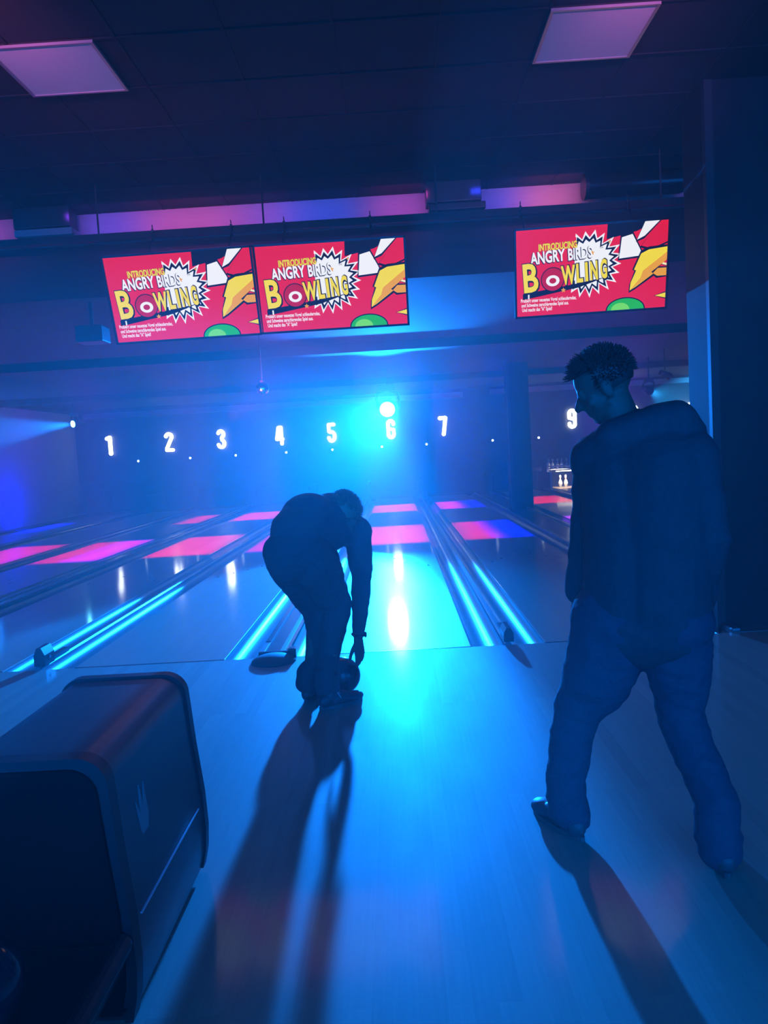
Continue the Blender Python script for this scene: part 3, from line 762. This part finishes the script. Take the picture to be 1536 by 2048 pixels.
# pale strip standing in for a reflection line, and emblem, right side
sx = -0.885 + 0.238
at_root(MB().box(sx - 0.002, sx + 0.0035, -3.55, -2.95, 0.250, 0.2535).build('sheen_strip', M['sheen_line'], r))
mb = MB()
E0 = [(-0.045, 0.06), (-0.022, 0.02), (-0.012, 0.09), (0.002, 0.03), (0.022, 0.085), (0.03, 0.0), (0.0, -0.07), (-0.032, -0.02)]
vsA = [mb.bm.verts.new((-0.885 + 0.2155 + (0.44 - (0.44 + b)) * 0.06, -3.41 + a * 1.1, 0.44 + b * 1.1)) for a, b in E0]
vsB = [mb.bm.verts.new((v.co.x + 0.004, v.co.y, v.co.z)) for v in vsA]
mb.bm.faces.new(vsA[::-1]); mb.bm.faces.new(vsB)
for k in range(len(E0)): mb.bm.faces.new((vsA[k], vsA[(k + 1) % len(E0)], vsB[(k + 1) % len(E0)], vsB[k]))
at_root(mb.build('crown_emblem', M['emblem'], r))
at_root(MB().box(-0.885 - 0.2, -0.885 + 0.2, -3.60, -2.9, 0.0, 0.03).build('base_plinth', M['hood_trim'], r))
# ball rack towards the camera
mb = MB()
mb.box(-1.10, -0.67, -4.85, -3.62, 0.15, 0.22, bev=0.02)
at_root(mb.build('rack_tray', M['hood_panel'], r))
mb = MB()
for x in (-1.11, -0.66): mb.tube([(x, -3.66, 0.235), (x, -4.85, 0.235)], 0.024, 12)
at_root(mb.build('rack_rail', M['hood_trim'], r))
at_root(MB().box(-1.0, -0.78, -4.5, -3.9, 0.0, 0.16, bev=0.02).build('pedestal', M['hood_trim'], r))
for (x, y, lb, mm) in ((-0.882, -3.93, 'glossy dark bowling ball on the rack at the left edge of the picture', M['ball_dark']),):
    o = MB().sph((0, 0, 0), 0.108, 48).build('bowling_ball', mm, None, (x, y, 0.329), smooth=True)
    tag(o, lb, 'bowling ball')

# ------------------------------------------------------------------ people
def remesh(mb, name, m, parent, voxel=0.009, smooth=5, disp=0.0, dscale=9.0, dfun=None):
    me = bpy.data.meshes.new('tmp'); mb.bm.normal_update(); mb.bm.to_mesh(me); mb.bm.free()
    o = bpy.data.objects.new('tmp', me); COL.objects.link(o)
    md = o.modifiers.new('r', 'REMESH'); md.mode = 'VOXEL'; md.voxel_size = voxel
    sm = o.modifiers.new('s', 'SMOOTH'); sm.factor = 0.5; sm.iterations = smooth
    dg = bpy.context.evaluated_depsgraph_get()
    out = bpy.data.meshes.new_from_object(o.evaluated_get(dg))
    bpy.data.objects.remove(o)
    if disp:
        nr = [v.normal.copy() for v in out.vertices]
        for v, n_ in zip(out.vertices, nr):
            p = v.co
            t = noise.noise(Vector((p.x * dscale, p.y * dscale, p.z * dscale * 1.6))) + 0.5 * noise.noise(p * dscale * 2.3)
            # crisp ridges read as cloth folds
            t2 = 1 - abs(noise.noise(Vector((p.x * dscale * 0.9 + 5, p.y * dscale * 0.9, p.z * dscale * 2.0)))) * 2.2
            v.co = p + n_ * disp * (0.6 * t + 0.6 * t2)
    return link(name, out, m, parent, smooth=True)

def hand(mb, wrist, d, nrm, thumb_side, curl=0.5, scale=1.0):
    """palm and five fingers: d points along the hand, nrm to the palm side, fingers curl towards nrm"""
    d = Vector(d).normalized(); nrm = (Vector(nrm) - d * Vector(nrm).dot(d)).normalized(); sd = d.cross(nrm) * thumb_side
    w = Vector(wrist); s = scale
    for t in (-0.026, -0.009, 0.009, 0.026):
        mb.cap(w + sd * t * 0.7 * s, w + d * 0.085 * s + sd * t * 1.15 * s, 0.0155 * s, 0.0125 * s, 10)
    for i, (t, L_) in enumerate(((0.033, 0.072), (0.011, 0.080), (-0.011, 0.074), (-0.032, 0.058))):
        p = w + d * 0.088 * s + sd * t * s
        ang = 0.0
        for k, f in enumerate((0.45, 0.30, 0.25)):
            ang += curl * (0.55 + 0.25 * k) + 0.04 * i
            dd = d * math.cos(ang) + nrm * math.sin(ang)
            q = p + dd * L_ * f * s
            mb.cap(p, q, (0.0095 - 0.001 * k) * s, (0.0088 - 0.001 * k) * s, 8); p = q
    p = w + d * 0.025 * s + sd * 0.028 * s
    for k, (L_, a) in enumerate(((0.040, 0.75), (0.030, 0.45), (0.025, 0.2))):
        dd = (d * math.cos(a) + sd * math.sin(a) + nrm * curl * 0.9).normalized()
        q = p + dd * L_ * s
        mb.cap(p, q, (0.0125 - 0.0012 * k) * s, (0.0115 - 0.0015 * k) * s, 8); p = q

def head(mb, c, face, upv, s=1.0):
    """skull with brow, nose, lips, chin and ears; face = looking direction"""
    f = Vector(face).normalized(); u = (Vector(upv) - f * Vector(upv).dot(f)).normalized(); sd = f.cross(u)
    R = Matrix((sd, f, u)).transposed()
    q = R.to_quaternion()
    def P(x, y, z): return Vector(c) + sd * x * s + f * y * s + u * z * s
    mb.sph(P(0, -0.012, 0.03), s, 28, sc=(0.077, 0.096, 0.088), rot=q)
    mb.sph(P(0, 0.022, -0.025), s, 24, sc=(0.063, 0.066, 0.082), rot=q)
    mb.sph(P(0, 0.052, -0.088), s, 16, sc=(0.030, 0.026, 0.022), rot=q)      # chin
    mb.cap(P(-0.052, 0.0, -0.05), P(-0.018, 0.055, -0.086), 0.020 * s, 0.018 * s, 10)
    mb.cap(P(0.052, 0.0, -0.05), P(0.018, 0.055, -0.086), 0.020 * s, 0.018 * s, 10)
    mb.cap(P(-0.036, 0.074, 0.016), P(0.036, 0.074, 0.016), 0.012 * s, None, 10)   # brow
    mb.cap(P(0, 0.080, 0.008), P(0, 0.106, -0.028), 0.008 * s, 0.013 * s, 10)      # nose
    mb.sph(P(-0.012, 0.094, -0.030), 0.009 * s, 10); mb.sph(P(0.012, 0.094, -0.030), 0.009 * s, 10)
    mb.cap(P(-0.018, 0.078, -0.054), P(0.018, 0.078, -0.054), 0.008 * s, None, 10)  # lips
    mb.cap(P(-0.015, 0.077, -0.064), P(0.015, 0.077, -0.064), 0.009 * s, None, 10)
    for sg in (-1, 1):
        mb.sph(P(sg * 0.032, 0.069, -0.002), 0.013 * s, 12)                          # eyelids
        mb.sph(P(sg * 0.080, -0.008, -0.008), s, 14, sc=(0.010, 0.020, 0.033), rot=q)   # ears
        mb.sph(P(sg * 0.044, 0.05, -0.026), 0.022 * s, 12)                           # cheeks
    return P, q

def hair(P, q, s, m, parent, spikes=900, length=(0.012, 0.024), tuft=None, seed=1, low=-0.04):
    rnd = random.Random(seed)
    mb = MB()
    mb.sph(P(0, -0.016, 0.034), s, 32, sc=(0.083, 0.101, 0.094), rot=q)
    # clear the face side: remove lower front verts
    c = P(0, -0.016, 0.034)
    ax = [P(1, 0, 0) - P(0, 0, 0), P(0, 1, 0) - P(0, 0, 0), P(0, 0, 1) - P(0, 0, 0)]
    kill = []
    for v in mb.bm.verts:
        l = v.co - c; y = l.dot(ax[1].normalized()) / s; z = l.dot(ax[2].normalized()) / s
        if z < low - 0.02 or (y > 0.035 and z < 0.035): kill.append(v)
    bmesh.ops.delete(mb.bm, geom=kill, context='VERTS')
    for i in range(spikes):
        while True:
            v = Vector((rnd.gauss(0, 1), rnd.gauss(0, 1), rnd.gauss(0, 1))).normalized()
            if v.z < low * 8 or (v.y > 0.35 and v.z < 0.4): continue
            break
        base = P(v.x * 0.082, -0.016 + v.y * 0.10, 0.034 + v.z * 0.093)
        n_ = (ax[0] * v.x + ax[1] * v.y + ax[2] * v.z).normalized()
        L_ = rnd.uniform(*length) * s
        if tuft and v.y > 0.25 and v.z > 0.2: L_ *= tuft; n_ = (n_ + ax[1].normalized() * 0.8).normalized()
        n2 = (n_ + Vector((rnd.uniform(-.35, .35), rnd.uniform(-.35, .35), rnd.uniform(-.35, .35)))).normalized()
        mb.cyl(base - n2 * 0.004, base + n2 * L_, 0.0032 * s, 0.0006 * s, 5)
    return mb.build('hair', m, parent, smooth=True)

def shoe(parent, heel, toe, s=1.0, m=None, height=0.085, lift=0.0, name='shoe'):
    h = Vector((heel[0], heel[1], 0)); t = Vector((toe[0], toe[1], 0))
    f = (t - h).normalized(); sd = Vector((f.y, -f.x, 0)); L_ = (t - h).length
    mb = MB()
    def P(a, b, c): return h + f * a * L_ + sd * b + Vector((0, 0, c + lift))
    q = Matrix((sd, f, Vector((0, 0, 1)))).transposed().to_quaternion()
    mb.sph(P(0.16, 0, 0.045), 1, 20, sc=(0.036, 0.046, 0.042), rot=q)
    mb.sph(P(0.45, 0, 0.048), 1, 20, sc=(0.037, 0.085, 0.040), rot=q)
    mb.sph(P(0.80, 0, 0.036), 1, 20, sc=(0.046, 0.062, 0.030), rot=q)
    mb.cap(P(0.24, 0, 0.055), P(0.27, 0, height), 0.034, 0.034, 16)
    up_ = remesh(mb, name, m or M['shoe'], parent, 0.006, 4)
    mb = MB()
    pts = []
    for k in range(24):
        a = 2 * PI * k / 24; yy = math.cos(a); xx = math.sin(a)
        wd = 0.040 + 0.010 * yy
        pts.append((P(0.5 + yy * 0.5, xx * wd, 0).x, P(0.5 + yy * 0.5, xx * wd, 0).y))
    mb.prism(pts, 0.001 + lift, 0.020 + lift, axis='z')
    mb.build('sole', M['sole'], up_)
    mb = MB()
    for k in range(5):
        a = 0.42 + 0.085 * k; z_ = 0.086 - 0.0095 * k
        mb.tube([P(a, -0.022, z_ - 0.008), P(a + 0.01, 0, z_ + 0.004), P(a + 0.02, 0.022, z_ - 0.008)], 0.0032, 6)
    mb.tube([P(0.40, 0, 0.092), P(0.38, 0.03, 0.085), P(0.42, 0.045, 0.06)], 0.003, 6)
    mb.build('laces', M['lace'], up_)
    return up_

# ---- the bowler bending over the ball on lane 6
def bowler():
    r = empty('person', (-0.38, -1.08, 0), 'person bending far forward over a ball at the foul line, dark clothes, short hair', 'person')
    before = set(COL.objects)
    # head hangs forward, looking down at the ball
    hc = Vector((-0.232, -0.965, 1.042))
    face = Vector((0.14, 0.50, -0.85)); upv = Vector((0.05, 0.85, 0.5))
    # body
    mb = MB()
    P, q = head(mb, hc, face, upv, 1.04)
    pel = Vector((-0.49, -1.16, 0.84)); mid = Vector((-0.45, -1.07, 0.98)); che = Vector((-0.32, -0.92, 1.02)); nek = Vector((-0.25, -0.90, 1.03))
    mb.cap(pel, mid, 0.13, 0.13, 20); mb.cap(mid, che, 0.13, 0.13, 20); mb.cap(che, nek, 0.11, 0.06, 16); mb.cap(nek, hc, 0.058, 0.055, 14)
    shR, elR, wrR = Vector((-0.165, -0.93, 0.945)), Vector((-0.155, -0.94, 0.66)), Vector((-0.200, -0.93, 0.325))
    shL, elL, wrL = Vector((-0.38, -0.80, 0.94)), Vector((-0.43, -0.80, 0.68)), Vector((-0.40, -0.87, 0.40))
    mb.cap(che, shR, 0.10, 0.06, 16); mb.cap(che, shL, 0.10, 0.06, 16)
    for a, b, c in ((shR, elR, wrR), (shL, elL, wrL)):
        mb.cap(a, b, 0.052, 0.040, 16); mb.cap(b, b.lerp(c, 0.35), 0.040, 0.038, 16); mb.cap(b.lerp(c, 0.35), c, 0.038, 0.026, 16)
    ball = Vector((-0.308, -0.93, 0.108))
    hand(mb, wrR, (0.05, -0.02, -1.0), (-0.85, 0.5, -0.1), -1, 0.22, 1.1)
    hand(mb, wrL, (-0.12, -0.05, -1.0), (1.0, 0, -0.1), 1, 0.25, 1.1)
    hpR, knR, anR = Vector((-0.40, -1.15, 0.80)), Vector((-0.315, -1.00, 0.50)), Vector((-0.375, -1.15, 0.10))
    hpL, knL, anL = Vector((-0.55, -1.12, 0.82)), Vector((-0.425, -0.96, 0.48)), Vector((-0.485, -1.03, 0.10))
    for a, b, c in ((hpR, knR, anR), (hpL, knL, anL)):
        mb.cap(a, b, 0.085, 0.055, 16); mb.cap(b, b.lerp(c, 0.3), 0.053, 0.055, 16); mb.cap(b.lerp(c, 0.3), c, 0.055, 0.036, 16)
        mb.cap(c, c - Vector((0, 0, 0.04)), 0.036, 0.034, 12)
    body = remesh(mb, 'body', M['skin'], r, 0.0065, 3)
    hair(P, q, 1.10, M['hair_a'], r, 2000, (0.012, 0.026), None, 4, low=-0.085)
    # t-shirt
    mb = MB()
    mb.cap(pel + Vector((-0.01, 0, 0.02)), mid, 0.150, 0.158, 20); mb.cap(mid, che, 0.162, 0.160, 20); mb.cap(che, nek, 0.145, 0.085, 20)
    mb.cap(mid + Vector((0.03, 0, -0.02)), che + Vector((0.05, 0, -0.02)), 0.14, 0.13, 20)
    mb.sph(Vector((-0.43, -1.02, 1.035)), 1, 24, sc=(0.17, 0.15, 0.155)); mb.sph(Vector((-0.50, -1.10, 0.965)), 1, 24, sc=(0.145, 0.14, 0.16))
    mb.cap(che, shR, 0.125, 0.085, 16); mb.cap(che, shL, 0.125, 0.085, 16)
    mb.cap(shR, shR.lerp(elR, 0.85), 0.080, 0.064, 16); mb.cap(shL, shL.lerp(elL, 0.85), 0.080, 0.064, 16)
    mb.cap(elR.lerp(shR, 0.15), elR.lerp(wrR, 0.45), 0.060, 0.052, 16)
    mb.cap(elR.lerp(wrR, 0.4), elR.lerp(wrR, 0.92), 0.053, 0.036, 16)
    mb.cap(elL.lerp(shL, 0.15), elL.lerp(wrL, 0.92), 0.055, 0.036, 16)
    remesh(mb, 'sweater', M['shirt'], r, 0.009, 7, 0.006, 9)
    # trousers
    mb = MB()
    mb.cap(hpL + Vector((0.0, -0.01, 0.05)), hpR + Vector((-0.02, -0.01, 0.05)), 0.135, 0.13, 20)
    mb.sph(Vector((-0.515, -1.19, 0.83)), 1, 20, sc=(0.145, 0.13, 0.13))
    mb.cap(hpR, knR + Vector((0.0, 0, 0.06)), 0.140, 0.092, 18); mb.cap(knR + Vector((0.0, 0, 0.06)), knR, 0.092, 0.085, 18); mb.cap(hpL, knL + Vector((0, 0, 0.04)), 0.125, 0.090, 18)
    shr = Vector((-0.368, -1.08, 0.26)); shl = Vector((-0.405, -1.0, 0.26))
    mb.cap(knR, shr, 0.085, 0.062, 18); mb.cap(shr, anR + Vector((0.0, 0, 0.05)), 0.062, 0.070, 18)
    mb.cap(knL + Vector((0, 0, 0.04)), shl, 0.090, 0.060, 18); mb.cap(shl, anL + Vector((0, 0, 0.05)), 0.060, 0.068, 18)
    mb.cap(anL + Vector((-0.005, 0, 0.06)), anL + Vector((-0.012, 0, 0.0)), 0.072, 0.070, 16)
    mb.cap(anR + Vector((0, 0, 0.06)), anR + Vector((0, 0, 0.0)), 0.072, 0.070, 16)
    remesh(mb, 'trousers', M['trouser'], r, 0.009, 5, 0.007, 11)
    shoe(r, (-0.42, -1.225), (-0.19, -1.075), m=M['shoe'])
    shoe(r, (-0.51, -1.09), (-0.45, -0.83), m=M['shoe'])
    # wristwatch
    mb = MB()
    d = (wrR - elR).normalized(); qq = d.to_track_quat('Z', 'Y')
    for k in range(20):
        a, b = 2 * PI * k / 20, 2 * PI * (k + 1) / 20
        c0 = wrR - d * 0.02
        mb.cap(c0 + qq @ Vector((math.cos(a), math.sin(a), 0)) * 0.036, c0 + qq @ Vector((math.cos(b), math.sin(b), 0)) * 0.036, 0.007, None, 6)
    mb.sph(c0 + Vector((0.042, -0.008, 0)), 0.018, 12, sc=(0.5, 1, 1))
    mb.build('wristwatch', M['black_gloss'], r, smooth=True)
    off = r.location.copy()
    for o in r.children: o.location = o.location - off
    o = MB().sph((0, 0, 0), 0.108, 48).build('bowling_ball', M['ball_black'], None, ball, smooth=True)
    tag(o, 'bowling ball on the floor under the bending person\'s hands', 'bowling ball')
bowler()

# ---- the person standing on the right, seen from behind, face turned left and down
def stander():
    r = empty('person', (0.86, -2.83, 0), 'person standing with legs apart on the right, dark hooded top, jeans, looking down left', 'person')
    mb = MB()
    hc = Vector((0.795, -2.76, 1.575)); face = Vector((-0.86, 0.25, -0.42)); upv = Vector((-0.30, 0.0, 0.95))
    P, q = head(mb, hc, face, upv, 1.02)
    pel = Vector((0.89, -2.83, 0.84)); mid = Vector((0.90, -2.82, 1.08)); che = Vector((0.905, -2.80, 1.28)); nek = Vector((0.86, -2.79, 1.43))
    mb.cap(pel, mid, 0.14, 0.13, 20); mb.cap(mid, che, 0.13, 0.14, 20); mb.cap(che, nek, 0.12, 0.06, 16); mb.cap(nek, hc + Vector((0.02, 0, -0.02)), 0.060, 0.062, 14)
    shL, elL, wrL = Vector((0.780, -2.70, 1.335)), Vector((0.740, -2.70, 1.06)), Vector((0.715, -2.62, 0.85))
    shR, elR, wrR = Vector((1.042, -2.90, 1.33)), Vector((1.080, -2.92, 1.06)), Vector((1.070, -2.84, 0.83))
    for s_, e_, w_ in ((shL, elL, wrL), (shR, elR, wrR)):
        mb.cap(che, s_, 0.10, 0.062, 16); mb.cap(s_, e_, 0.054, 0.043, 16); mb.cap(e_, e_.lerp(w_, 0.35), 0.042, 0.040, 16); mb.cap(e_.lerp(w_, 0.35), w_, 0.040, 0.027, 16)
    hand(mb, wrL, (-0.06, 0.1, -1.0), (1, 0.2, 0), -1, 0.45)
    hand(mb, wrR, (0.0, 0.12, -1.0), (-1, 0.2, 0), 1, 0.45)
    hpL, knL, anL = Vector((0.80, -2.79, 0.80)), Vector((0.665, -2.73, 0.44)), Vector((0.625, -2.73, 0.10))
    hpR, knR, anR = Vector((0.955, -2.86, 0.80)), Vector((0.985, -2.86, 0.44)), Vector((1.048, -3.01, 0.10))
    for a, b, c in ((hpL, knL, anL), (hpR, knR, anR)):
        mb.cap(a, b, 0.085, 0.055, 16); mb.cap(b, b.lerp(c, 0.3), 0.053, 0.055, 16); mb.cap(b.lerp(c, 0.3), c, 0.055, 0.036, 16)
        mb.cap(c, c - Vector((0, 0, 0.04)), 0.036, 0.034, 12)
    remesh(mb, 'body', M['skin'], r, 0.0065, 3)
    hair(P, q, 1.02, M['hair_b'], r, 1700, (0.010, 0.020), 1.7, 9)
    # hooded top
    mb = MB()
    mb.cap(Vector((0.855, -2.80, 0.80)), Vector((0.865, -2.80, 1.05)), 0.165, 0.160, 20)
    mb.cap(Vector((0.935, -2.85, 0.80)), Vector((0.945, -2.85, 1.05)), 0.162, 0.160, 20)
    mb.cap(Vector((0.865, -2.80, 1.05)), Vector((0.86, -2.77, 1.27)), 0.165, 0.155, 20)
    mb.cap(Vector((0.945, -2.85, 1.05)), Vector((0.955, -2.84, 1.28)), 0.165, 0.160, 20)
    mb.cap(che, nek + Vector((0.02, 0, -0.02)), 0.15, 0.085, 20)
    for s_, e_, w_ in ((shL, elL, wrL), (shR, elR, wrR)):
        mb.cap(che + Vector((0, 0, 0.02)), s_, 0.13, 0.082, 16); mb.cap(s_, e_, 0.080, 0.062, 16); mb.cap(e_, w_, 0.064, 0.046, 16)
    mb.cap(Vector((0.85, -2.80, 0.775)), Vector((0.94, -2.85, 0.775)), 0.163, 0.160, 20)
    # bunched hood behind the neck
    mb.cap(Vector((0.93, -2.87, 1.44)), Vector((1.00, -2.88, 1.445)), 0.060, 0.062, 18)
    mb.cap(Vector((1.02, -2.88, 1.43)), Vector((1.055, -2.86, 1.40)), 0.050, 0.045, 18)
    mb.cap(Vector((0.80, -2.84, 1.40)), Vector((0.93, -2.88, 1.44)), 0.060, 0.058, 18)
    mb.cap(Vector((0.79, -2.80, 1.37)), Vector((0.755, -2.74, 1.325)), 0.070, 0.080, 18)
    remesh(mb, 'hooded_top', M['jacket'], r, 0.009, 6, 0.007, 7)
    # jeans
    mb = MB()
    mb.cap(Vector((0.80, -2.79, 0.78)), Vector((0.955, -2.86, 0.78)), 0.150, 0.150, 20)
    mb.cap(hpL + Vector((0.0, 0, -0.04)), Vector((0.735, -2.76, 0.56)), 0.145, 0.118, 18); mb.cap(Vector((0.735, -2.76, 0.56)), knL, 0.118, 0.080, 18)
    mb.cap(knL, anL + Vector((-0.005, 0, 0.10)), 0.080, 0.068, 18); mb.cap(anL + Vector((-0.005, 0, 0.1)), anL + Vector((-0.004, 0, 0.0)), 0.068, 0.074, 18)
    mb.cap(hpR + Vector((0.01, 0, -0.04)), Vector((0.99, -2.86, 0.58)), 0.138, 0.098, 18); mb.cap(Vector((0.99, -2.86, 0.58)), knR + Vector((0.005, 0, 0)), 0.098, 0.074, 18)
    mb.cap(knR + Vector((0.005, 0, 0)), anR + Vector((-0.005, 0, 0.12)), 0.074, 0.066, 18); mb.cap(anR + Vector((-0.005, 0, 0.12)), anR + Vector((0, 0, 0.0)), 0.066, 0.073, 18)
    mb.cap(anR, anR + Vector((0, -0.01, -0.035)), 0.070, 0.068, 16); mb.cap(anL, anL + Vector((0.01, -0.02, -0.03)), 0.068, 0.062, 16)
    remesh(mb, 'jeans', M['jeans'], r, 0.009, 5, 0.008, 10)
    shoe(r, (0.655, -2.82), (0.535, -2.55), m=M['shoe_light'])
    shoe(r, (1.040, -3.095), (1.10, -2.815), m=M['shoe_light'])
    off = r.location.copy()
    for o in r.children: o.location = o.location - off
stander()

# ------------------------------------------------------------------ haze from the fog machine
def haze(dens, aniso):
    m = bpy.data.materials.new('haze'); m.use_nodes = True
    nt = m.node_tree; nt.nodes.clear()
    out = nt.nodes.new('ShaderNodeOutputMaterial'); v = nt.nodes.new('ShaderNodeVolumeScatter')
    v.inputs['Color'].default_value = (0.9, 0.95, 1, 1); v.inputs['Density'].default_value = dens; v.inputs['Anisotropy'].default_value = aniso
    nt.links.new(v.outputs[0], out.inputs['Volume'])
    mb = MB().box(XL + 0.01, XR - 0.01, YB - 0.5, YF - 0.01, 0.02 - 0.0, 3.78)
    o = mb.build('haze', m); o['kind'] = 'stuff'
    tag(o, 'thin blue-lit fog filling the whole hall', 'haze')
haze(0.011, 0.5)
